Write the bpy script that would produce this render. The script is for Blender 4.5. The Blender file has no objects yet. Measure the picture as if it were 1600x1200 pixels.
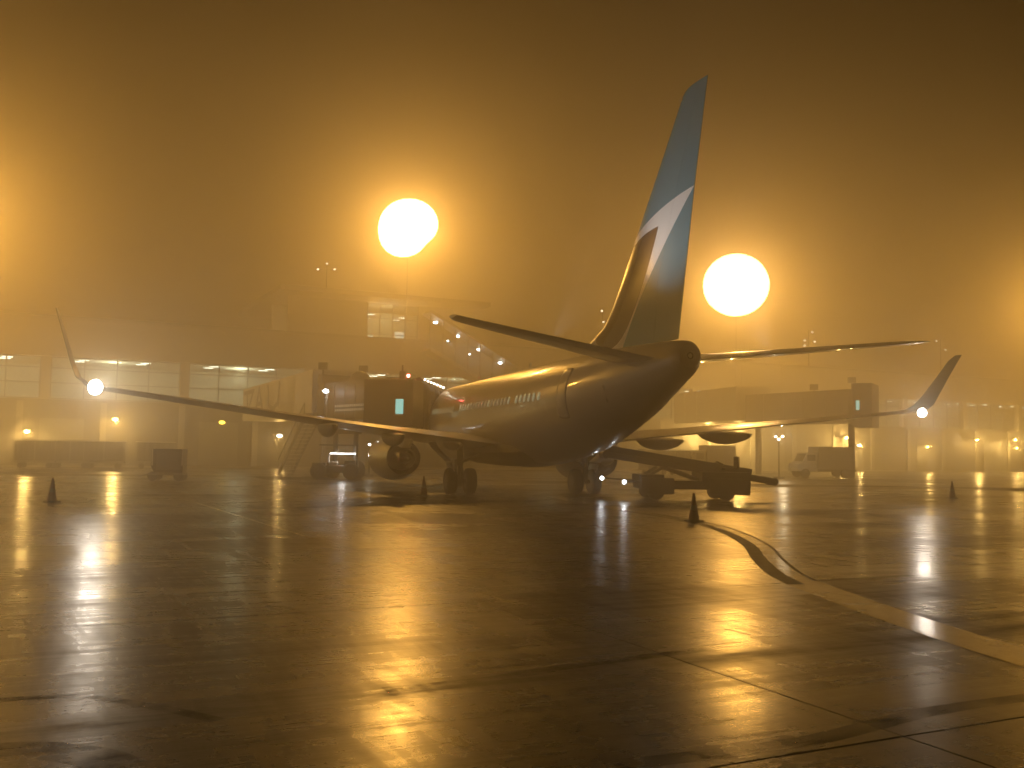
import bpy, bmesh, math, random
from mathutils import Vector, Matrix
random.seed(7)
R = math.radians
SC = bpy.context.scene
COL = SC.collection

# ------------------------------------------------------------------ camera
CAM_H, FOC, PITCH, ROLL = 1.94, 1503.0, R(3.91), R(0.863)
cd = bpy.data.cameras.new('camera'); cam = bpy.data.objects.new('camera', cd); COL.objects.link(cam)
cd.sensor_width = 36.0; cd.lens = FOC / 1600 * 36.0; cd.clip_start = 0.1; cd.clip_end = 2000
cam.matrix_world = Matrix.Translation((0, 0, CAM_H)) @ Matrix.Rotation(R(90) + PITCH, 4, 'X') @ Matrix.Rotation(ROLL, 4, 'Z')
SC.camera = cam

# ------------------------------------------------------------------ night sky, exposure, sampling
w = bpy.data.worlds.new('World'); SC.world = w; w.use_nodes = True
nt = w.node_tree; nt.nodes.clear()
sky = nt.nodes.new('ShaderNodeTexSky'); sky.sky_type = 'NISHITA'; sky.sun_disc = False
sky.sun_elevation = R(-5.0); sky.sun_rotation = R(180)
bg = nt.nodes.new('ShaderNodeBackground'); bg.inputs[1].default_value = 0.006
wo = nt.nodes.new('ShaderNodeOutputWorld')
nt.links.new(sky.outputs[0], bg.inputs[0]); nt.links.new(bg.outputs[0], wo.inputs[0])
SC.view_settings.view_transform = 'Standard'; SC.view_settings.look = 'None'
SC.view_settings.exposure = 0.28; SC.view_settings.gamma = 1.0; SC.view_settings.use_curve_mapping = False
SC.render.engine = 'CYCLES'
cy = SC.cycles
cy.max_bounces = 6; cy.diffuse_bounces = 2; cy.glossy_bounces = 3; cy.transmission_bounces = 2
cy.volume_bounces = 0; cy.transparent_max_bounces = 8
cy.sample_clamp_indirect = 4.0; cy.use_denoising = True
cy.caustics_reflective = False; cy.caustics_refractive = False

FOG_DENSITY, FOG_ANISO = 0.0125, 0.72
FLOOD_W = 10800.0
SODIUM = (1.0, 0.47, 0.06)
COOL = (1.0, 0.86, 0.70)


def ray(x, y):
    u, v = x - 800, y - 600
    c, s = math.cos(ROLL), math.sin(ROLL)
    u, v = u * c + v * s, -u * s + v * c
    d = (u / FOC, 1.0, -v / FOC)
    return (d[0], d[1] * math.cos(PITCH) - d[2] * math.sin(PITCH), d[1] * math.sin(PITCH) + d[2] * math.cos(PITCH))


def at(x, y, Y):                       # the point at depth Y seen at photo pixel (x, y)
    d = ray(x, y); k = Y / d[1]
    return Vector((d[0] * k, Y, CAM_H + d[2] * k))


# ------------------------------------------------------------------ materials
def mat(name, col, rough=0.5, metal=0.0, spec=0.5, noise=0.0, nscale=4.0, coat=0.0, bump=0.0):
    m = bpy.data.materials.new(name); m.use_nodes = True
    n = m.node_tree.nodes; l = m.node_tree.links; b = n['Principled BSDF']
    b.inputs['Base Color'].default_value = (*col, 1); b.inputs['Roughness'].default_value = rough
    b.inputs['Metallic'].default_value = metal; b.inputs['Specular IOR Level'].default_value = spec
    b.inputs['Coat Weight'].default_value = coat; b.inputs['Coat Roughness'].default_value = 0.06
    if noise or bump:
        tc = n.new('ShaderNodeTexCoord'); t = n.new('ShaderNodeTexNoise')
        t.inputs['Scale'].default_value = nscale; t.inputs['Detail'].default_value = 5
        l.new(tc.outputs['Object'], t.inputs['Vector'])
        if noise:
            mx = n.new('ShaderNodeMix'); mx.data_type = 'RGBA'
            mx.inputs[6].default_value = (*[c * (1 - noise) for c in col], 1)
            mx.inputs[7].default_value = (*[min(1, c * (1 + noise)) for c in col], 1)
            l.new(t.outputs['Fac'], mx.inputs[0]); l.new(mx.outputs[2], b.inputs['Base Color'])
            mr = n.new('ShaderNodeMapRange'); mr.inputs[3].default_value = rough * 0.75; mr.inputs[4].default_value = min(1, rough * 1.3)
            l.new(t.outputs['Fac'], mr.inputs[0]); l.new(mr.outputs[0], b.inputs['Roughness'])
        if bump:
            bp = n.new('ShaderNodeBump'); bp.inputs['Strength'].default_value = bump; bp.inputs['Distance'].default_value = 0.02
            l.new(t.outputs['Fac'], bp.inputs['Height']); l.new(bp.outputs[0], b.inputs['Normal'])
    return m


def emit(name, col, strength, sample=False):
    m = bpy.data.materials.new(name); m.use_nodes = True
    n = m.node_tree.nodes; b = n['Principled BSDF']
    b.inputs['Base Color'].default_value = (0.6, 0.6, 0.6, 1); b.inputs['Roughness'].default_value = 0.3
    b.inputs['Emission Color'].default_value = (*col, 1); b.inputs['Emission Strength'].default_value = strength
    m.cycles.emission_sampling = 'FRONT' if sample else 'NONE'
    return m


def glass(name, tint=(0.75, 0.8, 0.78), refl=0.12):
    m = bpy.data.materials.new(name); m.use_nodes = True
    n = m.node_tree.nodes; l = m.node_tree.links; n.remove(n['Principled BSDF'])
    tr = n.new('ShaderNodeBsdfTransparent'); tr.inputs[0].default_value = (*tint, 1)
    gl = n.new('ShaderNodeBsdfGlossy'); gl.inputs['Roughness'].default_value = 0.06
    mx = n.new('ShaderNodeMixShader'); mx.inputs[0].default_value = refl
    l.new(tr.outputs[0], mx.inputs[1]); l.new(gl.outputs[0], mx.inputs[2]); l.new(mx.outputs[0], n['Material Output'].inputs[0])
    return m


M = {}
M['white_paint'] = mat('aircraft_white_paint', (0.58, 0.57, 0.55), 0.36, coat=0.25, noise=0.08, nscale=1.2)
M['belly_grey'] = mat('aircraft_grey_paint', (0.30, 0.30, 0.30), 0.5, noise=0.12, nscale=2.0)
M['wing_grey'] = mat('wing_grey_paint', (0.34, 0.34, 0.34), 0.30, coat=0.3, noise=0.15, nscale=1.5)
M['bare_metal'] = mat('bare_metal', (0.55, 0.54, 0.52), 0.30, metal=1.0, noise=0.1)
M['dark_metal'] = mat('dark_metal', (0.06, 0.055, 0.05), 0.4, metal=0.8, noise=0.2)
M['rubber'] = mat('tyre_rubber', (0.018, 0.017, 0.016), 0.6, noise=0.25, nscale=6)
M['steel_paint'] = mat('grey_steel_paint', (0.20, 0.20, 0.19), 0.45, noise=0.2)
M['dark_paint'] = mat('dark_vehicle_paint', (0.035, 0.033, 0.03), 0.4, noise=0.25)
M['pale_paint'] = mat('pale_vehicle_paint', (0.50, 0.49, 0.46), 0.4, noise=0.15)
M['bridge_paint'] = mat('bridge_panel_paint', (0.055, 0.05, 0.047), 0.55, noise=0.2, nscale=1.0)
M['concrete'] = mat('wall_concrete', (0.26, 0.25, 0.23), 0.8, noise=0.15, nscale=0.8, bump=0.2)
M['cladding'] = mat('wall_cladding', (0.30, 0.29, 0.27), 0.6, noise=0.1, nscale=0.6)
M['dark_wall'] = mat('lower_wall_panel', (0.10, 0.095, 0.09), 0.7, noise=0.2, nscale=0.8)
M['mullion'] = mat('window_mullion_metal', (0.10, 0.10, 0.10), 0.4, metal=0.6)
M['interior'] = mat('interior_wall', (0.78, 0.77, 0.70), 0.8, noise=0.1)
M['carpet'] = mat('interior_floor', (0.20, 0.19, 0.17), 0.8, noise=0.2)
M['cone_orange'] = mat('cone_orange_plastic', (0.13, 0.035, 0.014), 0.5, noise=0.2, nscale=9)
M['cone_collar'] = mat('cone_collar_tape', (0.12, 0.115, 0.11), 0.5)
M['belt'] = mat('conveyor_belt_rubber', (0.03, 0.03, 0.03), 0.6, noise=0.2)
M['canvas'] = mat('cart_curtain_canvas', (0.13, 0.13, 0.12), 0.8, noise=0.25, nscale=3)
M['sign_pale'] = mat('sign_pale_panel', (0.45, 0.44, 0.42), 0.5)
M['sign_dark'] = mat('sign_dark_lettering', (0.12, 0.10, 0.09), 0.5)
M['kerb'] = mat('kerb_concrete', (0.38, 0.36, 0.32), 0.6, noise=0.15, nscale=2)
M['red_paint'] = mat('red_trim_paint', (0.35, 0.03, 0.02), 0.35)
M['glass'] = glass('window_glass')
M['dark_glass'] = mat('dark_vehicle_glass', (0.02, 0.02, 0.02), 0.08)
M['lens_sodium'] = emit('lamp_lens_sodium', (1.0, 0.55, 0.18), 30, True)
M['lens_rim'] = emit('lamp_lens_sodium_rim', (1.0, 0.56, 0.20), 15, True)  # dimmer glow of the added outer floodlights, softens the bloom disc's edge
M['lens_wall'] = emit('wall_lamp_lens_sodium', (1.0, 0.62, 0.14), 10)
M['lens_dim'] = emit('dim_lamp_lens_yellow', (1.0, 0.62, 0.05), 9)
M['lens_white'] = emit('lamp_lens_white', (1.0, 0.95, 0.88), 20, True)
M['lens_head'] = emit('headlamp_lens_white', (0.92, 0.97, 1.0), 9)
M['lens_small'] = emit('small_lamp_lens_white', (1.0, 0.90, 0.72), 12)
M['lens_tiny'] = emit('tiny_lamp_lens', (1.0, 0.88, 0.65), 4)
M['lens_red'] = emit('beacon_lens_red', (1.0, 0.10, 0.08), 60)
M['tube'] = emit('ceiling_light_tube', (1.0, 0.93, 0.75), 9)
M['spot_cool'] = emit('ceiling_downlight', (0.95, 0.97, 1.0), 22)
M['cyan_pane'] = emit('lit_pane_cyan', (0.32, 0.85, 0.75), 0.9)
M['door_pane'] = emit('lit_doorway', (1.0, 0.95, 0.75), 2.0)
M['cabin_lit'] = emit('cabin_window_lit', (0.75, 0.85, 0.55), 0.2)
M['cabin_dim'] = emit('cabin_window_dim', (0.75, 0.80, 0.55), 0.10)


# ------------------------------------------------------------------ mesh building helpers
class MB:
    def __init__(s): s.v = []; s.f = []; s.mi = []

    def add(s, vs, fs, mi=0):
        o = len(s.v); s.v += [tuple(p) for p in vs]
        for f in fs: s.f.append([i + o for i in f]); s.mi.append(mi)
        return s

    def box(s, c, d, rot=None, mi=0):
        hx, hy, hz = d[0] / 2, d[1] / 2, d[2] / 2
        vs = [Vector((x, y, z)) for z in (-hz, hz) for y in (-hy, hy) for x in (-hx, hx)]
        if rot is not None: vs = [rot @ p for p in vs]
        c = Vector(c)
        return s.add([p + c for p in vs], [(0, 2, 3, 1), (4, 5, 7, 6), (0, 1, 5, 4), (2, 6, 7, 3), (0, 4, 6, 2), (1, 3, 7, 5)], mi)

    def bar(s, a, b, wd, ht, mi=0):       # box from a to b
        a, b = Vector(a), Vector(b); d = b - a
        q = d.to_track_quat('X', 'Z').to_matrix()
        return s.box((a + b) / 2, (d.length, wd, ht), q, mi)

    def loft(s, rings, cap=True, closed=True, mi=0):
        n = len(rings[0]); vs = [p for r in rings for p in r]; fs = []
        m = n if closed else n - 1
        for i in range(len(rings) - 1):
            for j in range(m):
                k = (j + 1) % n
                fs.append((i * n + j, i * n + k, (i + 1) * n + k, (i + 1) * n + j))
        if cap:
            fs.append(tuple(reversed(range(n)))); fs.append(tuple((len(rings) - 1) * n + j for j in range(n)))
        return s.add(vs, fs, mi)

    def tube(s, a, b, r0, r1=None, n=12, mi=0):
        r1 = r0 if r1 is None else r1
        a, b = Vector(a), Vector(b); q = (b - a).to_track_quat('Z', 'Y').to_matrix()
        rings = []
        for p, r in ((a, r0), (b, r1)):
            rings.append([p + q @ Vector((r * math.cos(2 * math.pi * j / n), r * math.sin(2 * math.pi * j / n), 0)) for j in range(n)])
        return s.loft(rings, mi=mi)

    def lathe(s, o, ax, prof, n=24, cap=False, mi=0):     # prof: (distance along ax, radius)
        o = Vector(o); ax = Vector(ax).normalized(); q = ax.to_track_quat('Z', 'Y').to_matrix()
        rings = [[o + ax * t + q @ Vector((r * math.cos(2 * math.pi * j / n), r * math.sin(2 * math.pi * j / n), 0)) for j in range(n)] for t, r in prof]
        return s.loft(rings, cap=cap, mi=mi)

    def ball(s, c, r, n=12, m=8, mi=0, sc=(1, 1, 1)):
        rings = []
        for i in range(m + 1):
            a = math.pi * i / m; rr = max(1e-4, math.sin(a))
            rings.append([Vector(c) + Vector((r * sc[0] * rr * math.cos(2 * math.pi * j / n), r * sc[1] * rr * math.sin(2 * math.pi * j / n), -r * sc[2] * math.cos(a))) for j in range(n)])
        return s.loft(rings, cap=False, mi=mi)

    def build(s, name, m, parent=None, smooth=False, bevel=0.0, angle=35):
        me = bpy.data.meshes.new(name); me.from_pydata(s.v, [], s.f)
        ms = m if isinstance(m, (list, tuple)) else [m]
        for x in ms: me.materials.append(x)
        me.polygons.foreach_set('material_index', s.mi)
        bm = bmesh.new(); bm.from_mesh(me)
        bmesh.ops.remove_doubles(bm, verts=bm.verts, dist=1e-5)
        bmesh.ops.recalc_face_normals(bm, faces=bm.faces)
        if bevel:
            bmesh.ops.bevel(bm, geom=[e for e in bm.edges if len(e.link_faces) == 2 and e.calc_face_angle(0) > 0.6], offset=bevel, segments=2, affect='EDGES', profile=0.6, clamp_overlap=True)
        bm.to_mesh(me); bm.free()
        if smooth:
            me.polygons.foreach_set('use_smooth', [True] * len(me.polygons)); me.set_sharp_from_angle(angle=R(angle))
        o = bpy.data.objects.new(name, me); COL.objects.link(o)
        if parent is not None: o.parent = parent
        return o


def empty(name, loc=(0, 0, 0), rz=0.0):
    o = bpy.data.objects.new(name, None); COL.objects.link(o); o.location = loc; o.rotation_euler = (0, 0, rz)
    o.empty_display_size = 0.3
    return o


def tag(o, label=None, cat=None, group=None, kind=None):
    if label: o['label'] = label
    if cat: o['category'] = cat
    if group: o['group'] = group
    if kind: o['kind'] = kind
    return o


def copy_tree(o, parent=None):
    c = o.copy(); COL.objects.link(c)
    if parent is not None: c.parent = parent
    for ch in list(o.children): copy_tree(ch, c)
    return c


def lamp(name, loc, col, watts, radius=0.15, parent=None, spot=None, aim=None):
    d = bpy.data.lights.new(name, 'SPOT' if spot else 'POINT'); d.color = col; d.energy = watts; d.shadow_soft_size = radius
    if spot: d.spot_size = R(spot); d.spot_blend = 0.9
    o = bpy.data.objects.new(name, d); COL.objects.link(o); o.location = loc
    if aim is not None: o.rotation_euler = (Vector(aim) - Vector(loc)).to_track_quat('-Z', 'Y').to_euler()
    if parent is not None: o.parent = parent
    return o


# ------------------------------------------------------------------ apron: wet concrete slabs
GA = R(26.0); GS = 6.43


def wet_ground(name, paint=False):
    m = bpy.data.materials.new(name); m.use_nodes = True
    n = m.node_tree.nodes; l = m.node_tree.links; b = n['Principled BSDF']
    g = n.new('ShaderNodeNewGeometry')
    vr = n.new('ShaderNodeVectorRotate'); vr.rotation_type = 'Z_AXIS'; vr.inputs['Angle'].default_value = -GA
    l.new(g.outputs['Position'], vr.inputs['Vector'])

    def noise(sx, sy, detail=4, rough=0.55, dist=0.0, ofs=0.0):
        mp = n.new('ShaderNodeMapping'); mp.inputs['Scale'].default_value = (sx, sy, 1); mp.inputs['Location'].default_value = (ofs, ofs * 1.7, 0)
        l.new(vr.outputs[0], mp.inputs[0])
        t = n.new('ShaderNodeTexNoise'); t.inputs['Scale'].default_value = 1; t.inputs['Detail'].default_value = detail
        t.inputs['Roughness'].default_value = rough; t.inputs['Distortion'].default_value = dist
        l.new(mp.outputs[0], t.inputs['Vector']); return t.outputs['Fac']

    def rng(src, a, c, lo, hi):
        r = n.new('ShaderNodeMapRange'); r.inputs[1].default_value = a; r.inputs[2].default_value = c
        r.inputs[3].default_value = lo; r.inputs[4].default_value = hi; l.new(src, r.inputs[0]); return r.outputs[0]

    def math_(op, a, c=None, v=None):
        r = n.new('ShaderNodeMath'); r.operation = op; l.new(a, r.inputs[0])
        if c is not None: l.new(c, r.inputs[1])
        if v is not None: r.inputs[1].default_value = v
        return r.outputs[0]
    patch = noise(0.16, 0.30, 5, 0.6, 0.6)
    streak = noise(0.30, 5.5, 6, 0.68, 0.2, 3.1)
    cross = noise(3.1, 0.45, 5, 0.65, 0.9, 8.4)
    fine = noise(16, 22, 3, 0.6)
    # worn dark strip along the joint near the camera
    sep = n.new('ShaderNodeSeparateXYZ'); l.new(vr.outputs[0], sep.inputs[0])
    wob = rng(noise(0.5, 0.5, 5, 0.7), 0, 1, -0.30, 0.30)
    d = math_('ABSOLUTE', math_('ADD', math_('ADD', sep.outputs['Y'], wob), None, -7.45))
    strip = math_('MULTIPLY', rng(d, 0.02, 0.34, 1.0, 0.0), rng(noise(0.7, 2.4, 5, 0.7, 0.5, 12.0), 0.36, 0.62, 0.15, 1.0))
    wet = math_('ADD', math_('MULTIPLY', patch, None, 0.46), math_('ADD', math_('MULTIPLY', streak, None, 0.30), math_('MULTIPLY', cross, None, 0.24)))
    rough = rng(wet, 0.34, 0.66, 0.14, 0.42)
    rough = math_('ADD', rough, math_('MULTIPLY', strip, None, 0.22))
    if paint: rough = rng(patch, 0.3, 0.7, 0.10, 0.20)
    l.new(rough, b.inputs['Roughness'])
    mx = n.new('ShaderNodeMix'); mx.data_type = 'RGBA'
    lo, hi = ((0.42, 0.35, 0.20), (0.62, 0.54, 0.34)) if paint else ((0.012, 0.0105, 0.008), (0.050, 0.042, 0.032))
    mx.inputs[6].default_value = (*lo, 1); mx.inputs[7].default_value = (*hi, 1)
    l.new(rng(math_('ADD', math_('MULTIPLY', wet, None, 0.7), math_('MULTIPLY', fine, None, 0.3)), 0.35, 0.65, 0, 1), mx.inputs[0])
    mx2 = n.new('ShaderNodeMix'); mx2.data_type = 'RGBA'; mx2.inputs[7].default_value = (0.020, 0.018, 0.016, 1)
    l.new(mx.outputs[2], mx2.inputs[6])
    if paint:      # worn-through flecks
        l.new(rng(noise(1.3, 1.3, 6, 0.75, 0, 2.0), 0.54, 0.62, 0.0, 0.75), mx2.inputs[0])
    else:
        l.new(math_('MULTIPLY', strip, None, 0.8), mx2.inputs[0])
    l.new(mx2.outputs[2], b.inputs['Base Color'])
    if paint: b.inputs['Specular IOR Level'].default_value = 0.9
    else: l.new(rng(wet, 0.38, 0.60, 0.42, 0.07), b.inputs['Specular IOR Level'])
    b1 = n.new('ShaderNodeBump'); b1.inputs['Strength'].default_value = 0.0 if paint else 0.27; b1.inputs['Distance'].default_value = 0.012
    l.new(math_('ADD', noise(0.9, 1.6, 2, 0.45, 0.1, 5.0), math_('ADD', math_('MULTIPLY', streak, None, 0.55), math_('MULTIPLY', cross, None, 0.14))), b1.inputs['Height'])
    b2 = n.new('ShaderNodeBump'); b2.inputs['Strength'].default_value = 0.45; b2.inputs['Distance'].default_value = 0.003
    l.new(fine, b2.inputs['Height']); l.new(b1.outputs[0], b2.inputs['Normal']); l.new(b2.outputs[0], b.inputs['Normal'])
    return m


M['ground'] = wet_ground('wet_concrete')
M['guide_paint'] = wet_ground('worn_yellow_guide_paint', True)
M['tar'] = mat('tar_sealant', (0.022, 0.019, 0.016), 0.62, noise=0.3, nscale=3, bump=0.3)
M['joint'] = mat('joint_sealant', (0.012, 0.011, 0.010), 0.75)

gm = MB(); gm.add([(-85, -10, -0.016), (150, -10, -0.016), (150, 186, -0.016), (-85, 186, -0.016)], [(0, 1, 2, 3)])
apron = gm.build('apron', M['ground']); tag(apron, 'wet concrete apron of large square slabs reflecting the orange floodlights', kind='structure')
jm = MB(); jm.add([(-60, -8, -0.012), (75, -8, -0.012), (75, 62, -0.012), (-60, 62, -0.012)], [(0, 1, 2, 3)])
jm.build('joint_sealant', M['joint'], apron)
tv = Vector((math.cos(GA), math.sin(GA), 0)); nv = Vector((-math.sin(GA), math.cos(GA), 0))
T0, N0 = 5.46, 11.35
sm = MB(); sm.box((0, 0, -0.006), (GS - 0.014, GS - 0.014, 0.012))
slab0 = None
for i in range(-12, 14):
    for j in range(-6, 9):
        c = tv * (T0 + (i + 0.5) * GS) + nv * (N0 + (j + 0.5) * GS)
        if c.y < -5 or c.y > 58 or abs(c.x) > max(0, c.y) * 0.56 + 15: continue
        if slab0 is None:
            o = slab0 = sm.build('concrete_slab', M['ground'], apron, bevel=0.004)
        else:
            o = slab0.copy(); COL.objects.link(o); o.parent = apron
        o.location = c; o.rotation_euler = (random.gauss(0, 0.00025), random.gauss(0, 0.00025), GA)

# the guide line that curves across the slabs
left = [(5.4, 6.2), (4.62, 9.68), (4.22, 13.0), (4.12, 14.71), (4.85, 18.4), (5.27, 20.83), (5.39, 24.49), (5.1, 27.25), (3.76, 31.12), (2.48, 36.41), (1.6, 41)]


def smooth_line(pts, k=8):
    out = []
    for i in range(len(pts) - 1):
        p0, p1, p2, p3 = (Vector(pts[max(0, min(len(pts) - 1, q))]) for q in (i - 1, i, i + 1, i + 2))
        for t in range(k):
            t /= k
            out.append(0.5 * ((2 * p1) + (p2 - p0) * t + (2 * p0 - 5 * p1 + 4 * p2 - p3) * t * t + (3 * p1 - p0 - 3 * p2 + p3) * t ** 3))
    out.append(Vector(pts[-1])); return out


cl = [(6.6, 5.0), (5.3, 8.3), (4.75, 11.2), (4.52, 13.6), (4.45, 15.4), (4.75, 17.8), (5.2, 20.4), (5.42, 23.2), (5.35, 26.0), (4.75, 29.0), (3.7, 32.5), (2.7, 36.5), (1.8, 41)]
pl = smooth_line(cl)


def ribbon(mb, pts, off, wd, z):
    vs = []
    for i, p in enumerate(pts):
        d = (pts[min(i + 1, len(pts) - 1)] - pts[max(i - 1, 0)]).normalized(); q = Vector((-d.y, d.x))
        a, b_ = p + q * (off - wd / 2), p + q * (off + wd / 2)
        vs += [(a.x, a.y, z), (b_.x, b_.y, z)]
    mb.add(vs, [(2 * i, 2 * i + 1, 2 * i + 3, 2 * i + 2) for i in range(len(pts) - 1)])


gl_ = MB(); ribbon(gl_, pl, 0, 0.62, 0.0028)
gline = gl_.build('guide_line', M['guide_paint']); tag(gline, 'worn pale yellow guide line curving across the wet slabs', kind='structure')
for s_ in (-1, 1):
    eb = MB(); ribbon(eb, pl[28:80] if s_ > 0 else pl[30:72], s_ * (0.16 if s_ > 0 else .27), .27 if s_ > 0 else .06, 0.0050); eb.build('tar_strip', M['tar'], gline)
g2 = MB(); ribbon(g2, smooth_line([(-10.67, 32.79), (-7.4, 26.6), (-4.14, 20.49)]), 0, 0.10, 0.0028)  # thin pale line, shares the guide line's material
tag(g2.build('thin_line', M['guide_paint']), 'thin pale line along a slab joint left of the aircraft', kind='structure')

# dark rubber marks left by turning wheels
def rubber_mark():
    m = mat('tyre_rubber_mark', (0.010, 0.009, 0.008), 0.6); n = m.node_tree.nodes; l = m.node_tree.links; b = n['Principled BSDF']
    b.inputs['Specular IOR Level'].default_value = 0.1
    g = n.new('ShaderNodeNewGeometry'); t = n.new('ShaderNodeTexNoise'); t.inputs['Scale'].default_value = 2.2; t.inputs['Detail'].default_value = 7; t.inputs['Roughness'].default_value = .75
    l.new(g.outputs['Position'], t.inputs['Vector'])
    r = n.new('ShaderNodeMapRange'); r.inputs[1].default_value = .42; r.inputs[2].default_value = .62; r.inputs[3].default_value = 0; r.inputs[4].default_value = .5; l.new(t.outputs['Fac'], r.inputs[0]); l.new(r.outputs[0], b.inputs['Alpha'])
    return m


M['rubber_mark'] = rubber_mark()


def ground_at(px, py):
    d = ray(px, py); k = -CAM_H / d[2]; return (d[0] * k, d[1] * k)


for pts, wd in (([(-60, 1098), (120, 1088), (250, 1106), (340, 1126)], .13), ([(1330, 985), (1460, 972), (1640, 955)], .24), ([(960, 1196), (1250, 1160), (1450, 1112), (1640, 1085)], .20), ([(-60, 1176), (60, 1172), (150, 1184), (190, 1205)], .34), ([(600, 1078), (760, 1062), (900, 1040), (1100, 1015)], .18)):
    rm = MB(); ribbon(rm, smooth_line([ground_at(*p) for p in pts]), 0, wd, 0.0018); rm.build('tyre_mark', M['rubber_mark'], apron)

# ------------------------------------------------------------------ the airliner
PSI = R(16.793)
plane = empty('airliner', (0.571, 42.347, 0), PSI)
tag(plane, 'parked twin engine passenger jet with blue and white tail on the wet apron', 'airliner')


def L(a, s, z): return Vector((s, -a, z))


ST = [(-16.85, 2.72, 2.82, .05), (-16.6, 2.40, 3.15, .38), (-16.1, 2.05, 3.62, .78), (-15.3, 1.74, 4.25, 1.22), (-14.4, 1.52, 4.95, 1.56), (-13.4, 1.40, 5.28, 1.77),
      (-12.2, 1.36, 5.40, 1.86), (-10.5, 1.35, 5.43, 1.88), (-6, 1.35, 5.43, 1.88), (-2, 1.35, 5.43, 1.88), (1.5, 1.36, 5.43, 1.88), (3, 1.39, 5.43, 1.88), (5, 1.50, 5.43, 1.86), (7, 1.74, 5.42, 1.79),
      (9, 2.13, 5.41, 1.60), (11, 2.65, 5.38, 1.30), (12.5, 3.10, 5.33, 1.05), (13.6, 3.48, 5.29, .82), (14.5, 3.80, 5.24, .64), (15.1, 4.02, 5.20, .52), (15.45, 4.18, 5.15, .44), (15.62, 4.36, 5.03, .32)]


def station(a):
    for i in range(len(ST) - 1):
        if ST[i][0] <= a <= ST[i + 1][0]:
            p = [ST[max(0, min(len(ST) - 1, q))] for q in (i - 1, i, i + 1, i + 2)]
            t = (a - p[1][0]) / (p[2][0] - p[1][0]); out = []
            for k in (1, 2, 3):
                m1 = (p[2][k] - p[0][k]) / max(1e-6, p[2][0] - p[0][0]) * (p[2][0] - p[1][0]); m2 = (p[3][k] - p[1][k]) / max(1e-6, p[3][0] - p[1][0]) * (p[2][0] - p[1][0])
                h = t * t * (3 - 2 * t)
                out.append((2 * t ** 3 - 3 * t * t + 1) * p[1][k] + (t ** 3 - 2 * t * t + t) * m1 + h * p[2][k] + (t ** 3 - t * t) * m2)
            return out
    return ST[-1][1:]


def skin(a, th, off=0.0):              # th: 0 = starboard, 90 = top
    zb, zt, hw = station(a); zc = (zb + zt) / 2; hz = (zt - zb) / 2
    return L(a, (hw + off) * math.cos(th), zc + (hz + off) * math.sin(th))


def th_for_z(a, z, side):
    zb, zt, hw = station(a); t = math.asin(max(-1, min(1, (z - (zb + zt) / 2) / ((zt - zb) / 2))))
    return t if side > 0 else math.pi - t


fb = MB(); rings = []
aa = [-16.85 + 0.2 * i for i in range(15)] + [-13.8 + 0.6 * i for i in range(26)] + [1.9 + 0.35 * i for i in range(37)] + [14.95, 15.2, 15.45, 15.62]
for a in aa: rings.append([skin(a, 2 * math.pi * j / 56) for j in range(56)])
fb.loft(rings)
fuselage = fb.build('fuselage', M['white_paint'], plane, smooth=True, angle=40)
ex = MB(); ex.lathe(L(15.60, 0, 4.70), (0, -1, 0), [(0, .11), (.03, .10), (.03, .07), (-.2, .06)], 20)
ex.build('tail_exhaust', M['dark_metal'], plane, smooth=True)
bf = MB(); rr = []                     # belly fairing between the wings
for a, k in ((-6.8, .02), (-6.0, .6), (-4.5, .95), (-2, 1), (1, 1), (2.6, .85), (3.8, .5), (4.6, .02)):
    zb = station(a)[0]
    rr.append([L(a, 2.05 * k * math.cos(t) if k > .05 else 0.6 * math.cos(t), zb + .42 - (.58 * k) * abs(math.sin(t)) ** .7 * (1 if math.sin(t) < 0 else -.8) * (-1 if math.sin(t) < 0 else 1) * (1 if math.sin(t) < 0 else 1) if False else zb + .45 + .60 * k * math.sin(t)) for t in [2 * math.pi * j / 28 for j in range(28)]])
bf.loft(rr); bf.build('belly_fairing', M['belly_grey'], plane, smooth=True)


def patch_(name, m, a0, a1, z0, z1, side, off, nx=4, nz=4, round_=0.0, parent=None):
    b = MB(); vs = []
    for i in range(nx + 1):
        for j in range(nz + 1):
            u, v = i / nx, j / nz
            a = a0 + (a1 - a0) * u; z = z0 + (z1 - z0) * v
            if round_:
                uu, vv = 2 * u - 1, 2 * v - 1
                a = (a0 + a1) / 2 + (a1 - a0) / 2 * uu * (1 - round_ * vv * vv); z = (z0 + z1) / 2 + (z1 - z0) / 2 * vv * (1 - round_ * uu * uu)
            vs.append(skin(a, th_for_z(a, z, side), off))
    b.add(vs, [(i * (nz + 1) + j, (i + 1) * (nz + 1) + j, (i + 1) * (nz + 1) + j + 1, i * (nz + 1) + j + 1) for i in range(nx) for j in range(nz)])
    o = b.build(name, m, parent or plane, smooth=True)
    sd = o.modifiers.new('solid', 'SOLIDIFY'); sd.thickness = off * 1.5; sd.offset = -1
    return o


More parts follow.
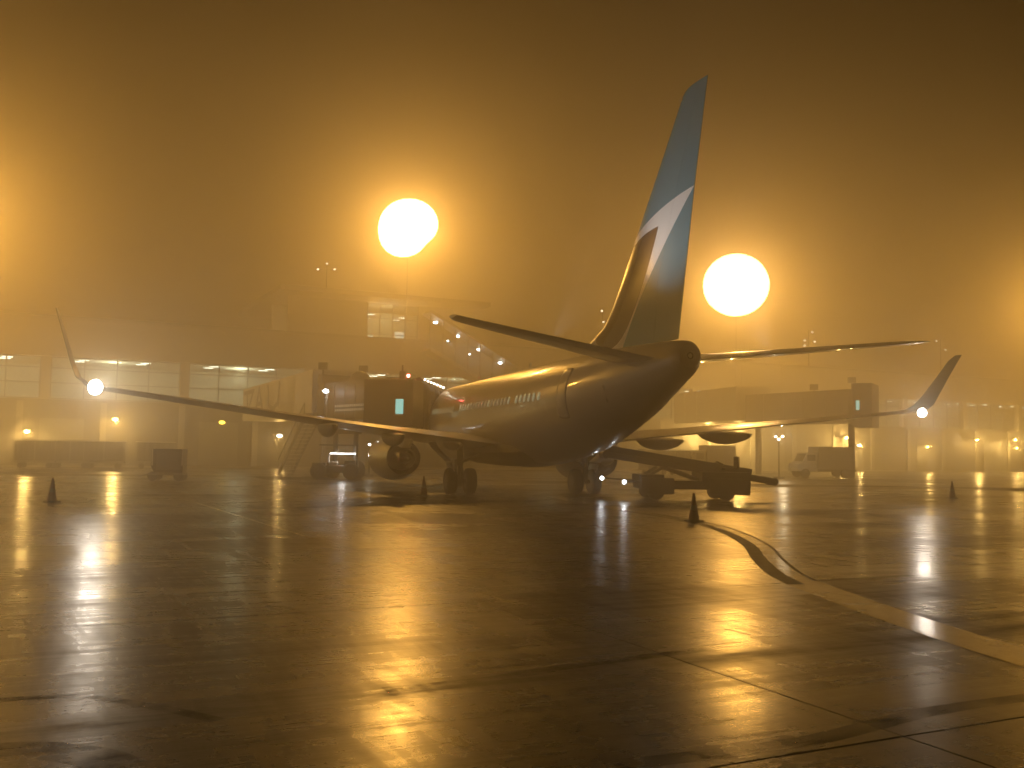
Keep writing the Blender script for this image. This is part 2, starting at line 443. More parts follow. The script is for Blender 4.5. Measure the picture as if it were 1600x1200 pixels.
for side in (-1, 1):
    for i in range(36):
        a = -10.6 + i * 0.508
        if i in (10, 11, 29): continue
        lit = (a > 4.6) or random.random() < 0.3
        patch_('cabin_window', M['cabin_lit'] if lit else M['cabin_dim'], a - .13, a + .13, 3.74, 4.06, side, 0.010, 2, 2, 0.25)
    patch_('cabin_door', M['white_paint'], 8.75, 9.50, 3.02, 4.80, side, 0.006, 6, 16, 0.06)
    patch_('cabin_door', M['white_paint'], -13.6, -12.75, 2.85, 4.70, side, 0.006, 6, 16, 0.06)
for a in (-5.6, -8.2, 0.6):
    b = MB(); b.loft([[L(a + x, y, 5.36 + z) for x, y in ((-.28, 0), (0, .035), (.25, 0), (0, -.035))] for z in (0,)] + [[L(a + .18 + x * .6, y, 5.36 + .36) for x, y in ((-.28, 0), (0, .03), (.25, 0), (0, -.03))]])
    b.build('blade_antenna', M['white_paint'], plane)
b = MB(); b.bar(skin(11.9, th_for_z(11.9, 4.05, -1), 0.01), skin(11.9, th_for_z(11.9, 3.5, -1), 0.01), 0.07, 0.03); b.build('trim_index_plate', M['wing_grey'], plane)


def naca(u): return 5 * (0.2969 * math.sqrt(max(u, 0)) - 0.1260 * u - 0.3516 * u * u + 0.2843 * u ** 3 - 0.1036 * u ** 4)


UU = [0, .008, .03, .07, .14, .25, .4, .55, .7, .85, 1.0]


def section(le, te, n, t, camber=0.0, u0=0.0, u1=1.0, ku=1.0, kd=1.0):
    le, te, n = Vector(le), Vector(te), Vector(n).normalized(); c = (te - le).length
    us = [u0 + (u1 - u0) * u for u in UU]
    up = [le + (te - le) * u + n * (c * t * ku * naca(u) + c * camber * 4 * u * (1 - u) + 0.006) for u in us]
    dn = [le + (te - le) * u - n * (c * t * kd * naca(u) - c * camber * 4 * u * (1 - u) + 0.006) for u in us]
    return up + list(reversed(dn))


# fin and rudder with their painted emblem
def fin_paint():
    m = bpy.data.materials.new('tail_paint'); m.use_nodes = True
    n = m.node_tree.nodes; l = m.node_tree.links; b = n['Principled BSDF']
    tc = n.new('ShaderNodeTexCoord'); sp = n.new('ShaderNodeSeparateXYZ'); l.new(tc.outputs['Object'], sp.inputs[0])

    def mt(op, a, c):
        r = n.new('ShaderNodeMath'); r.operation = op
        for k, x in ((0, a), (1, c)):
            if isinstance(x, (int, float)): r.inputs[k].default_value = x
            else: l.new(x, r.inputs[k])
        return r.outputs[0]
    A = mt('MULTIPLY', sp.outputs['Y'], -1.0); Z = sp.outputs['Z']

    def poly(p):            # quadratic through three (a, z) points
        (x0, y0), (x1, y1), (x2, y2) = p
        c2 = ((y2 - y0) / (x2 - x0) - (y1 - y0) / (x1 - x0)) / (x2 - x1); c1 = (y1 - y0) / (x1 - x0) - c2 * (x1 + x0); c0 = y0 - c1 * x0 - c2 * x0 * x0
        return mt('ADD', mt('MULTIPLY', A, mt('ADD', mt('MULTIPLY', A, c2), c1)), c0)
    U = poly(((11.7, 8.74), (13.9, 9.32), (15.88, 9.60))); Rr = poly(((15.88, 9.60), (13.78, 7.84), (11.31, 5.42)))
    IL = poly(((11.62, 8.46), (12.7, 8.74), (13.84, 8.84))); IR = poly(((13.84, 8.84), (13.01, 7.47), (10.78, 5.50)))
    in_outer = mt('MULTIPLY', mt('LESS_THAN', Z, U), mt('GREATER_THAN', Z, Rr))
    in_inner = mt('MULTIPLY', mt('LESS_THAN', Z, IL), mt('GREATER_THAN', Z, IR))
    navy_t = mt('MULTIPLY', in_outer, in_inner)
    m1 = n.new('ShaderNodeMix'); m1.data_type = 'RGBA'; m1.inputs[6].default_value = (0.012, 0.20, 0.29, 1); m1.inputs[7].default_value = (0.72, 0.71, 0.70, 1)
    l.new(in_outer, m1.inputs[0])
    m2 = n.new('ShaderNodeMix'); m2.data_type = 'RGBA'; m2.inputs[7].default_value = (0.018, 0.022, 0.05, 1)
    l.new(m1.outputs[2], m2.inputs[6]); l.new(navy_t, m2.inputs[0]); l.new(m2.outputs[2], b.inputs['Base Color'])
    b.inputs['Specular IOR Level'].default_value = 0.12; b.inputs['Roughness'].default_value = 0.27; b.inputs['Coat Weight'].default_value = 0.02; b.inputs['Coat Roughness'].default_value = 0.07
    return m


M['tail'] = fin_paint()
M['winglet'] = mat('winglet_paint', (0.03, 0.10, 0.15), 0.35, noise=0.1)
FR = [(5.15, 6.4, 14.86), (5.27, 6.5, 14.88), (5.5, 6.9, 14.93), (5.86, 8.05, 15.01), (6.2, 9.15, 15.09), (6.67, 9.88, 15.20), (7.1, 10.33, 15.29), (7.62, 10.85, 15.41), (8.65, 11.74, 15.65), (9.6, 12.60, 15.87), (10.6, 13.52, 16.13), (11.5, 14.33, 16.37), (12.1, 14.86, 16.53), (12.40, 15.12, 16.61), (12.5, 15.26, 16.64), (12.55, 15.42, 16.65)]


def fin_part(name, u0, u1, zmin):
    b = MB(); rr = []
    for z, le, te in FR:
        if z < zmin: continue
        hinge = te - 0.31 * min(te - le, (14.93 - 10.2 if z < 6.7 else te - le))
        a0, a1 = (le, hinge - .005) if u0 == 0 else (hinge + .005, te)
        c = te - le; n = Vector((1, 0, 0)); tk = min(c * 0.095, 0.48)
        up, dn = [], []
        for u in UU:
            a = a0 + (a1 - a0) * u; q = (a - le) / c
            h = tk * naca(q) + 0.008
            up.append(L(a, h, z)); dn.append(L(a, -h, z))
        rr.append(up + list(reversed(dn)))
    b.loft(rr); return b.build(name, M['tail'], plane, smooth=True, angle=50)


fin_part('fin', 0, .7, 5.0); fin_part('rudder', .7, 1, 5.2)
b = MB(); b.box(L(15.12, -0.075, 12.36), (0.02, .22, .12)); b.build('fin_vent', M['bare_metal'], plane)

# tailplanes
for s_ in (-1, 1):
    b = MB(); rr = []; r2 = []
    for s, le, te, z in ((0.3, 11.15, 14.75, 4.62), (.8, 11.5, 14.9, 4.67), (3.5, 13.25, 15.72, 4.94), (6.6, 15.25, 16.72, 5.25), (7.0, 15.6, 16.86, 5.29), (7.175, 16.05, 16.92, 5.31)):
        h = le + (te - le) * .70
        rr.append(section(L(le, s_ * s, z + .075 * (te - le)), L(te, s_ * s, z), (0, 0, 1), .082, u1=.705))
        r2.append(section(L(le, s_ * s, z + .075 * (te - le)), L(te, s_ * s, z), (0, 0, 1), .082, u0=.715))
    tp = MB().loft(rr).build('tailplane', M['wing_grey'], plane, smooth=True, angle=50)
    lp = L(14.0, s_ * 3.6, 5.10); b = MB(); b.box(lp, (.16, .30, .07)); b.build('logo_light', M['lens_small'], tp, bevel=.02)
    lamp('logo_lamp', lp + Vector((-.05 * s_, 0, .10)), (.90, .95, 1.0), 880, .06, tp, spot=72, aim=L(14.9, 0, 10.6))
    MB().loft(r2[1:]).build('elevator', M['wing_grey'], tp, smooth=True, angle=50)

# wings, engines, gear
for s_ in (-1, 1):
    def W(s): return 1.97 + .115 * s
    rr = []
    for s, le, te, t in ((1.0, -5.9, 1.70, .12), (1.9, -5.05, 1.66, .115), (3.8, -4.05, 1.66, .105), (5.7, -3.05, 1.68, .098), (8, -1.78, 2.28, .092), (11, -.18, 3.07, .088), (14, 1.40, 3.90, .085), (16.3, 2.62, 4.52, .085), (16.9, 2.95, 4.68, .085)):
        inc = (.022 - .0018 * s) * (te - le)
        rr.append(section(L(le, s_ * s, W(s) + inc), L(te, s_ * s, W(s)), (0, 0, 1), t, .008, ku=.85, kd=1.1))
    wing = MB().loft(rr).build('wing', M['wing_grey'], plane, smooth=True, angle=50)
    rr = []
    for s, z, le, te, nx, nz in ((16.9, W(16.9), 2.97, 4.68, 0, 1), (17.3, W(16.9) + .08, 3.2, 4.72, -.35, 1), (17.58, W(16.9) + .32, 3.55, 4.84, -.8, .55), (17.72, W(16.9) + .75, 3.95, 5.02, -1, .25), (17.9, W(16.9) + 1.55, 4.65, 5.45, -1, .2), (18.06, W(16.9) + 2.25, 5.22, 5.86, -1, .2), (18.10, W(16.9) + 2.46, 5.6, 6.0, -1, .2)):
        rr.append(section(L(le, s_ * s, z), L(te, s_ * s, z), (s_ * nx, 0, nz), .085))
    MB().loft(rr).build('winglet', M['winglet'], wing, smooth=True, angle=50)
    lp = L(4.86, s_ * 16.93, W(16.9) - .06); ld = Vector((-.55 * s_, -.8, -.10)).normalized(); rl = .25 if s_ < 0 else .19
    lb = MB(); lb.lathe(lp, ld, [(-.02, rl), (.03, rl), (.07, rl * .8), (.10, rl * .4), (.11, .01)], 18); lb.build('tail_light', M['lens_white'], wing, smooth=True)
    lb = MB(); lb.lathe(lp, ld, [(-.30, .05), (-.16, rl * .8), (-.03, rl * 1.12), (.02, rl * 1.12)], 18); lb.build('light_housing', M['wing_grey'], wing, smooth=True)
    lamp('wing_tip_lamp', lp + ld * .2, COOL, 300 if s_ < 0 else 180, .12, wing, spot=160, aim=lp + ld * 3)
    for s, a0, a1, wd, dp in ((3.45, -.6, 2.35, .26, .30), (6.0, -1.3, 3.3, .34, .46), (8.75, -.4, 4.2, .34, .46)):
        b = MB(); rr = []
        for k in range(11):
            u = k / 10; p = max(.03, math.sin(math.pi * min(1, u * .95 + .02)) ** .6); a = a0 + (a1 - a0) * u
            rr.append([L(a, s_ * s + wd * p * math.cos(t), W(s) - .17 - .05 * u + (dp * p * math.sin(t) if math.sin(t) < 0 else .10 * p * math.sin(t))) for t in [2 * math.pi * j / 16 for j in range(16)]])
        b.loft(rr); b.build('flap_fairing', M['belly_grey'], wing, smooth=True, angle=50)
    es, ez = s_ * 4.83, 1.50
    o0 = L(0, es, ez); ax = (0, -1, 0)
    b = MB(); b.lathe(o0, ax, [(-5.9, .76), (-6.6, .80), (-6.95, .86), (-7.03, .92), (-6.95, .98), (-6.5, 1.05), (-5.6, 1.09), (-4.8, 1.08), (-4.0, 1.0), (-3.3, .87), (-2.75, .785), (-2.75, .77)], 40)
    eng = b.build('engine', M['white_paint'], plane, smooth=True, angle=50)
    b = MB(); b.lathe(o0, ax, [(-2.76, .765), (-3.4, .79), (-4.3, .81)], 40); b.build('nozzle_liner', M['dark_metal'], eng, smooth=True)
    b = MB(); b.lathe(o0, ax, [(-4.3, .55), (-3.3, .58), (-2.6, .50), (-1.95, .37), (-1.95, .345), (-2.5, .36)], 32); b.build('core_nozzle', M['dark_metal'], eng, smooth=True)
    b = MB(); b.lathe(o0, ax, [(-2.6, .27), (-2.1, .24), (-1.6, .10), (-1.45, .02)], 24, cap=True); b.build('exhaust_cone', M['dark_metal'], eng, smooth=True)
    b = MB(); b.lathe(o0, ax, [(-4.28, .83), (-4.28, .5)], 32); b.build('fan_duct_vanes', M['dark_metal'], eng)
    b = MB(); b.lathe(o0, ax, [(-6.0, .78), (-6.0, .2), (-6.35, .02)], 32); b.build('fan', M['dark_metal'], eng, smooth=True)
    b = MB(); b.loft([[L(a, es + x * w_, z) for a, x in ((a0, 0), (a0 + .5, 1), (a1 - .6, 1), (a1, 0), (a1 - .6, -1), (a0 + .5, -1))] for z, a0, a1, w_ in ((1.95, -5.2, -1.5, .17), (2.45, -5.3, -.6, .17), (2.75, -3.4, .2, .12))])
    b.build('pylon', M['white_paint'], eng)
    # main gear
    gx = s_ * 2.86
    gear = MB(); gear.tube(L(0, gx, .45), L(-.05, gx, 1.35), .085); gear.tube(L(-.05, gx, 1.25), L(-.12, gx, 2.3), .14)
    gear.tube(L(0, gx - .36, .565), L(0, gx + .36, .565), .09); gear.tube(L(-.05, gx, 1.35), L(-.1, s_ * 1.35, 1.95), .06)
    gear.bar(L(.2, gx, .62), L(.34, gx, 1.0), .10, .06); gear.bar(L(.34, gx, 1.0), L(.10, gx, 1.35), .10, .06)
    gr = gear.build('main_landing_gear', M['steel_paint'], plane, smooth=True)
    for q in (-1, 1):
        b = MB(); b.lathe(L(0, gx + q * .43, .565), (1, 0, 0), [(-.205, .30), (-.21, .47), (-.17, .54), (-.08, .565), (.08, .565), (.17, .54), (.21, .47), (.205, .30)], 36); ty = b.build('tyre', M['rubber'], gr, smooth=True)
        b = MB(); b.lathe(L(0, gx + q * .43, .565), (1, 0, 0), [(-.20, .30), (-.12, .27), (-.10, .08), (.10, .08), (.12, .27), (.20, .30)], 24, cap=True); b.build('wheel_rim', M['dark_paint'], ty, smooth=True)
    b = MB(); b.loft([[L(a, s_ * s, z) for a in (-.75, .55)] for s, z in ((4.12, 2.22), (3.95, 1.95), (3.65, 1.65), (3.38, 1.42))], cap=False, closed=False)
    d = b.build('gear_door', M['white_paint'], gr, smooth=True); sd = d.modifiers.new('solid', 'SOLIDIFY'); sd.thickness = .04
    b = MB(); b.loft([[L(a, s_ * s, z) for a in (-.6, .45)] for s, z in ((3.36, 1.36), (3.30, 1.15), (3.22, .98))], cap=False, closed=False)
    d = b.build('gear_door', M['white_paint'], gr, smooth=True); sd = d.modifiers.new('solid', 'SOLIDIFY'); sd.thickness = .04
ng = MB(); ng.tube(L(-12.6, 0, .34), L(-12.7, 0, 1.7), .09); ng.tube(L(-12.6, -.26, .34), L(-12.6, .26, .34), .06); ngo = ng.build('nose_landing_gear', M['steel_paint'], plane, smooth=True)
for q in (-1, 1):
    b = MB(); b.lathe(L(-12.6, q * .2, .34), (1, 0, 0), [(-.1, .18), (-.1, .29), (-.05, .34), (.05, .34), (.1, .29), (.1, .18)], 24, cap=True); b.build('tyre', M['rubber'], ngo, smooth=True)

# ------------------------------------------------------------------ terminal building (local x along the facade, y inward)
term = empty('terminal_building', (-40, 80, 0), GA)
tag(term, 'long two storey airport terminal with lit upper window band, fading into orange fog', 'building')
X0, X1 = -34.0, 138.0
b = MB(); b.box(((X0 + X1) / 2, 0.2, 2.8), (X1 - X0, .4, 5.6)); lower = b.build('lower_wall', M['dark_wall'], term)
b = MB(); b.box(((X0 + X1) / 2, -.10, 10.8), (X1 - X0, .9, 3.2)); fascia = b.build('fascia', M['cladding'], term)
for k in range(29):
    pb = MB(); pb.box((X0 + 3 + k * 6.0, -.57, 10.8), (5.9, .05, 2.9)); pb.build('fascia_panel', M['cladding'], fascia)
b = MB(); b.box(((X0 + X1) / 2, 12.3, 12.5), (X1 - X0, 26, .25)); b.build('roof', M['concrete'], term)
b = MB(); b.box(((X0 + X1) / 2, 6.5, 5.45), (X1 - X0, 12, .25)); b.build('upper_floor', M['carpet'], term)
b = MB(); b.box(((X0 + X1) / 2, 6.5, 9.36), (X1 - X0, 12, .2)); b.build('ceiling', M['interior'], term)
b = MB(); b.box(((X0 + X1) / 2, 10.0, 7.4), (X1 - X0, .2, 3.6)); b.build('back_wall', M['interior'], term)
bays = [(X0 + 11.1 * k + 1.0, X0 + 11.1 * (k + 1) + 1.0) for k in range(15)]
ofs = 1.0 - bays[3][0] - .0
for k, (xa, xb) in enumerate(bays):
    xa += ofs; xb += ofs
    if xb > X1: break
    pb = MB(); pb.box((xa, .05, 7.4), (.75, .7, 3.6)); pb.build('pillar', M['concrete'], term)
    wf = MB()
    for q in range(5): wf.box((xa + .4 + (xb - xa - .8) * q / 4, .12, 7.4), (.09, .14, 3.55))
    for z in (5.66, 7.0, 8.25, 9.15): wf.box(((xa + xb) / 2, .12, z), (xb - xa - .8, .12, .08))
    f = wf.build('window', M['mullion'], term)
    for q in range(4):
        w0 = (xb - xa - .8) / 4; pm = MB(); pm.box((xa + .4 + w0 * (q + .5), .12, 7.4), (w0 - .1, .02, 3.4)); pm.build('pane', M['glass'], f)
    if 0 <= k:
        for q in (.27, .73):
            lt = MB(); x = xa + (xb - xa) * q
            lt.box((x, 3.0, 9.22), (.85, .16, .05)); lt.build('ceiling_light', M['tube'], term)
            lt = MB(); lt.box((x - .25, 4.8, 9.22), (.85, .16, .05)); lt.build('ceiling_light', M['tube'], term)
        lamp('interior_lamp', ((xa + xb) / 2, 4.2, 8.6), (1.0, .92, .62), 640 if xa < 30 else 200, .6, term)
for k in range(24):                      # lower storey doors and piers
    x = -20 + k * 6.4
    pb = MB(); pb.box((x, -.06, 2.75), (.5, .3, 5.3)); pb.build('pier', M['concrete'], lower)
    if k % 2: 
        pb = MB(); pb.box((x + 3.2, -.03, 2.0), (3.4, .08, 4.0))
        for q in range(7): pb.box((x + 3.2, -.09, .4 + q * .55), (3.3, .04, .06))
        pb.build('roller_door', M['steel_paint'], lower)
# tall hall set back behind the concourse
hall = empty('terminal_hall', (-40, 80, 0), GA)
tag(hall, 'tall glazed hall with overhanging roof rising behind the concourse, half lost in fog', 'building')
hx0, hx1, hy, hz = 24.0, 43.0, 13.0, 18.3
b = MB(); b.box(((hx0 + hx1) / 2 + 1, hy + 9, hz + .2), (hx1 - hx0 + 5, 24, .5)); b.build('roof', M['concrete'], hall)
for x_, w_ in ((4.4, 8.8), (17.0, 4.2)):
    b = MB(); b.box((hx0 + x_, hy + .2, 15.3), (w_, .4, 5.6)); b.build('wall', M['cladding'], hall)
b = MB(); b.box(((hx0 + hx1) / 2, hy + 8, 15.3), (hx1 - hx0, .3, 5.6)); b.build('back_wall', M['interior'], hall)
b = MB(); b.box(((hx0 + hx1) / 2, hy + 4.2, 12.55), (hx1 - hx0 - 1, 7.2, .2)); b.build('hall_floor', M['carpet'], hall)
wf = MB()
for q in range(5): wf.box((hx0 + 8.9 + q * 1.48, hy + .2, 15.3), (.1, .15, 5.5))
for z in (12.7, 14.6, 16.4, 18.0): wf.box((hx0 + 11.85, hy + .2, z), (5.9, .12, .08))
f = wf.build('window', M['mullion'], hall)
for q in range(4):
    pm = MB(); pm.box((hx0 + 9.64 + q * 1.48, hy + .2, 15.3), (1.38, .02, 5.4)); pm.build('pane', M['glass'], f)
for x, y, z in ((9.3, 2.0, 16.6), (10.3, 3.4, 17.2), (12.9, 2.0, 16.6), (14.2, 3.6, 17.1), (9.9, 2.6, 14.6)):
    lt = MB(); lt.box((hx0 + x, hy + y, z), (.85, .16, .06)); lt.build('ceiling_light', M['tube'], hall)
lt = MB(); lt.box((hx0 + 13.2, hy + 1.5, 14.3), (1.2, .1, 1.7)); lt.build('lit_doorway', M['door_pane'], hall)
lamp('interior_lamp', (hx0 + 11.8, hy + 3, 16.6), (1.0, .84, .46), 600, .6, hall)

# sloping glazed link descending to the right of the hall
link = empty('glazed_link', (-40, 80, 0), GA)
tag(link, 'sloping glazed link with a descending row of white ceiling lights right of the tall hall', 'building')
P0 = Vector((34.2, -2.4, 14.7)); P1 = Vector((43.6, -2.4, 9.9))
b = MB(); b.bar(P0 + Vector((0, .5, 0.5)), P1 + Vector((0, .5, 0.5)), 2.3, .25); b.build('roof', M['concrete'], link)
b = MB(); b.bar(P0 + Vector((0, .5, -3.2)), P1 + Vector((0, .5, -3.2)), 2.3, .25); b.build('ramp_floor', M['concrete'], link)
wf = MB()
for q in range(8):
    p = P0.lerp(P1, q / 7) + Vector((0, -.5, 0)); wf.box(p + Vector((0, 0, -1.35)), (.1, .12, 3.3))
f = wf.build('window', M['mullion'], link)
for q in range(7):
    a_, b_ = P0.lerp(P1, (q + .02) / 7) + Vector((0, -.5, 0)), P0.lerp(P1, (q + .98) / 7) + Vector((0, -.5, 0))
    pm = MB(); pm.add([a_ + Vector((0, 0, -2.9)), b_ + Vector((0, 0, -2.9)), b_ + Vector((0, 0, .2)), a_ + Vector((0, 0, .2)), a_ + Vector((0, .02, -2.9)), b_ + Vector((0, .02, -2.9)), b_ + Vector((0, .02, .2)), a_ + Vector((0, .02, .2))],
                      [(0, 1, 2, 3), (4, 7, 6, 5), (0, 4, 5, 1), (3, 2, 6, 7), (0, 3, 7, 4), (1, 5, 6, 2)]); pm.build('pane', M['glass'], f)
for q in range(4):
    p = P0.lerp(P1, (q + .4) / 4); lt = MB(); lt.ball(p + Vector((0, .5, 0.05)), .17, 10, 6, sc=(1.5, 1, .8)); lt.build('ceiling_light', M['spot_cool'], link, smooth=True)
    if q in (1, 2):
        lt = MB(); lt.ball(p + Vector((-.85, .9, -.42)), .09, 8, 6, sc=(1.5, 1, .8)); lt.build('ceiling_light', M['spot_cool'], link, smooth=True)

kb = MB(); kb.box((52, -3.2, .06), (172, .3, .13)); kb_o = kb.build('kerb', M['kerb']); kb_o.location = (-40, 80, 0); kb_o.rotation_euler = (0, 0, GA)
tag(kb_o, 'long pale kerb in front of the terminal wall', kind='structure')

# ------------------------------------------------------------------ floodlight masts
def mast(loc, label, power, k=1.0, cut=False):      # loc = (x, y, 0, height of the lamps)
    t = empty('floodlight_mast', loc[:3], -math.atan2(loc[0], loc[1])); tag(t, label, 'light mast', 'floodlight masts along the terminal')
    H = loc[3]
    b = MB(); b.tube((0, 0.6, 0), (0, 0.6, H + 1.9), .05, .03, 12); b.build('pole', M['wing_grey'], t, smooth=True)
    b = MB()
    for z, hw in ((-1.6, 1.2), (-.6, 2.0), (.6, 2.0), (1.6, 1.2)): b.bar((-hw * k,   .40, H + z * k), (hw * k,   .40, H + z * k), .12, .12)
    b.build('crossbar', M['steel_paint'], t)
    q = Matrix.Rotation(R(34), 3, 'X'); n_ = 0
    spots = [(0, 0)] + [(1.02 * math.cos(R(60 * i)), 1.02 * math.sin(R(60 * i))) for i in range(6)] + [(1.86 * math.cos(R(12 * i + 15)), 1.86 * math.sin(R(12 * i + 15))) for i in range(30)]  # extra floodlights packed in to fill out the lamp's bloom disc
    for x, z in spots:
        outer = math.hypot(x, z) > 1.5; an = math.degrees(math.atan2(z, x))
        if cut: f_ = 1 - .24 * math.exp(-((an + 42) / 34) ** 2) + .14 * math.exp(-((an + 128) / 32) ** 2) + .08 * math.exp(-((an - 40) / 40) ** 2); x, z = x * f_, z * f_  # bends the bank's outline to the irregular shape of the bloom
        x, z_ = x * k, z * k; n_ += 1; dy = -.08 - .010 * n_
        c_ = Vector((x, dy, H + z_)); dn = q @ Vector((0, -1, 0))
        b = MB(); b.lathe(c_, dn, [(-.34, .10), (-.30, .28 * k), (-.05, .66 * k), (-.004, .72 * k), (-.004, .66 * k)], 18); fl = b.build('floodlight', M['steel_paint'], t, smooth=True)
        b = MB(); b.lathe(c_, dn, [(0, .70 * k), (.005, .3 * k), (.01, .01)], 18); b.build('lens', M['lens_rim'] if outer else M['lens_sodium'], fl)
    lamp('flood_lamp', (0, -1.1, H), SODIUM, power * 1.5, 1.0, t, spot=150, aim=(0, -1.1 - .72, H - .70))
    return t


def mast_at(px, py, Y, label, power, k=1.0, cut=False):
    p = at(px, py, Y); return mast((p.x, p.y, 0, p.z), label, power, k, cut)


mast_at(638, 357, 85, 'blazing sodium floodlight mast above the terminal left of the tail fin', FLOOD_W, 1.04, True)
mast_at(1150, 446, 105, 'blazing sodium floodlight mast right of the tail fin', FLOOD_W * 1.25, 1.40)
mast_at(-115, 325, 76, 'sodium floodlight mast just beyond the left edge, its glow lighting the fog', FLOOD_W * 1.5)
mast_at(1670, 468, 120, 'sodium floodlight mast just beyond the right edge, its glow lighting the fog', FLOOD_W * 2.05)

# ------------------------------------------------------------------ wall lamps
def wall_lamp(px, py, Y, label, watts, m='lens_wall', r=.21, col=(1.0, .60, .16)):
    p = at(px, py, Y); t = empty('wall_lamp', (p.x, p.y, p.z), GA); tag(t, label, 'wall lamp', 'sodium lamps along the terminal base')
    b = MB(); b.box((0, .25, .16), (.5, .34, .12)); b.bar((0, .3, .1), (0, 1.2, .1), .07, .07); b.build('housing', M['dark_metal'], t, bevel=.02)
    b = MB(); b.ball((0, .05, 0), r, 12, 8, sc=(1.3, 1, .75)); b.build('lens', M[m], t, smooth=True)
    if watts: lamp('lamp_light', (0, -.25, -.1), col, watts, .14, t)
    return t


def fac_Y(px):                         # depth of the facade seen in photo column px
    k = (px - 800) / FOC; return (80 + 40 * math.tan(GA)) / (1 - k * math.tan(GA))


for px, py, lab, wt, m in ((42, 674, 'small sodium lamp low at the far left above the parked carts', 900, 'lens_wall'),
                           (180, 655, 'bright sodium lamp under the left wing tip', 900, 'lens_wall'),
                           (347, 660, 'dim yellow lamp below the middle of the left wing', 0, 'lens_dim'),
                           (437, 681, 'small orange white lamp beside the service stairs', 260, 'lens_small'),
                           (1105, 678, 'sodium lamp between the two flap fairings of the right wing', 900, 'lens_wall'),
                           (1152, 677, 'sodium lamp just under the outer flap fairing of the right wing', 1000, 'lens_wall'),
                           (1322, 684, 'bright sodium lamp below the right jet bridge', 900, 'lens_wall'),
                           (1343, 696, 'tiny lamp right beside and below the bright lamp under the right jet bridge', 160, 'lens_small'),
                           (1449, 698, 'small sodium lamp below the right wing tip light', 350, 'lens_wall'),
                           (1526, 687, 'sodium lamp right of the right wing tip', 700, 'lens_wall'),
                           (1586, 687, 'upper of the two sodium lamps at the right edge', 600, 'lens_wall'),
                           (1588, 700, 'lower of the two sodium lamps at the right edge', 350, 'lens_wall')):
    wall_lamp(px, py, fac_Y(px) - 1.8, lab, wt * (3.0 if px > 1000 else 1.3), m)

# ------------------------------------------------------------------ haze
hz_ = MB(); hz_.box((32, 88, 15.5), (240, 210, 33)); haze = hz_.build('haze', bpy.data.materials.new('fog'))
fm = haze.data.materials[0]; fm.use_nodes = True; fn = fm.node_tree.nodes; fn.clear()
fo = fn.new('ShaderNodeOutputMaterial'); fv = fn.new('ShaderNodeVolumePrincipled')
fv.inputs['Color'].default_value = (.97, .935, .84, 1); fv.inputs['Density'].default_value = FOG_DENSITY; fv.inputs['Anisotropy'].default_value = FOG_ANISO
fm.node_tree.links.new(fv.outputs[0], fo.inputs['Volume']); tag(haze, 'orange lit night fog over the whole apron', kind='stuff')

# ------------------------------------------------------------------ traffic cones
def cone_mesh():
    t = empty('traffic_cone')
    b = MB(); b.box((0, 0, .025), (.42, .42, .05)); b.build('base', M['rubber'], t, bevel=.012)
    b = MB(); b.lathe((0, 0, .05), (0, 0, 1), [(0, .165), (.03, .15), (.28, .105)], 24); b.lathe((0, 0, .33), (0, 0, 1), [(.13, .083), (.44, .034), (.47, .03), (.475, .005)], 24); b.build('body', M['cone_orange'], t, smooth=True)
    b = MB(); b.lathe((0, 0, .33), (0, 0, 1), [(0, .107), (.13, .085)], 24); b.build('collar', M['cone_collar'], t, smooth=True)
    return t


c0 = cone_mesh()
for i, (x, y, lab) in enumerate(((5.17, 27.26, 'dark traffic cone standing before the belt loader, nearest of the cones'), (-14.96, 31.6, 'dark traffic cone at the left below the left wing tip'),
                                 (20.38, 44.6, 'faint traffic cone at the right below the right wing tip'), (-3.54, 39.5, 'traffic cone beside the left main wheels'))):
    c = c0 if i == 0 else copy_tree(c0); c.location = (x, y, .002); c.rotation_euler = (0, 0, R(20 + 31 * i)); tag(c, lab, 'traffic cone', 'traffic cones around the aircraft')


# ------------------------------------------------------------------ jet bridges
def rect_tunnel(mb, a, b, wd, z0, z1, mi=0):
    a, b = Vector((a[0], a[1], 0)), Vector((b[0], b[1], 0)); d = b - a; q = Matrix.Rotation(math.atan2(d.y, d.x), 3, 'Z')
    return mb.box((a + b) / 2 + Vector((0, 0, (z0 + z1) / 2)), (d.length, wd, z1 - z0), q, mi)


def ribbed(name, a, b, wd, z0, z1, m, parent, n, proud=.05):
    mb = MB(); rect_tunnel(mb, a, b, wd, z0, z1); o = mb.build(name, m, parent)
    a, b = Vector((a[0], a[1], 0)), Vector((b[0], b[1], 0)); d = (b - a).normalized(); q = Matrix.Rotation(math.atan2(d.y, d.x), 3, 'Z'); ln = (b - a).length
    nrm = Vector((d.y, -d.x, 0)); nrm = nrm if nrm.y < 0 else -nrm
    for k in range(n):                   # outer wall panels on the side towards the apron
        pm = MB(); pm.box((a + d * ln * (k + .5) / n) + nrm * (wd / 2 + proud / 2 + .003) + Vector((0, 0, (z0 + z1) / 2)), (ln / n - .10, proud, z1 - z0 - .25), q); pm.build('wall_panel', m, o)
    return o, d, nrm, q


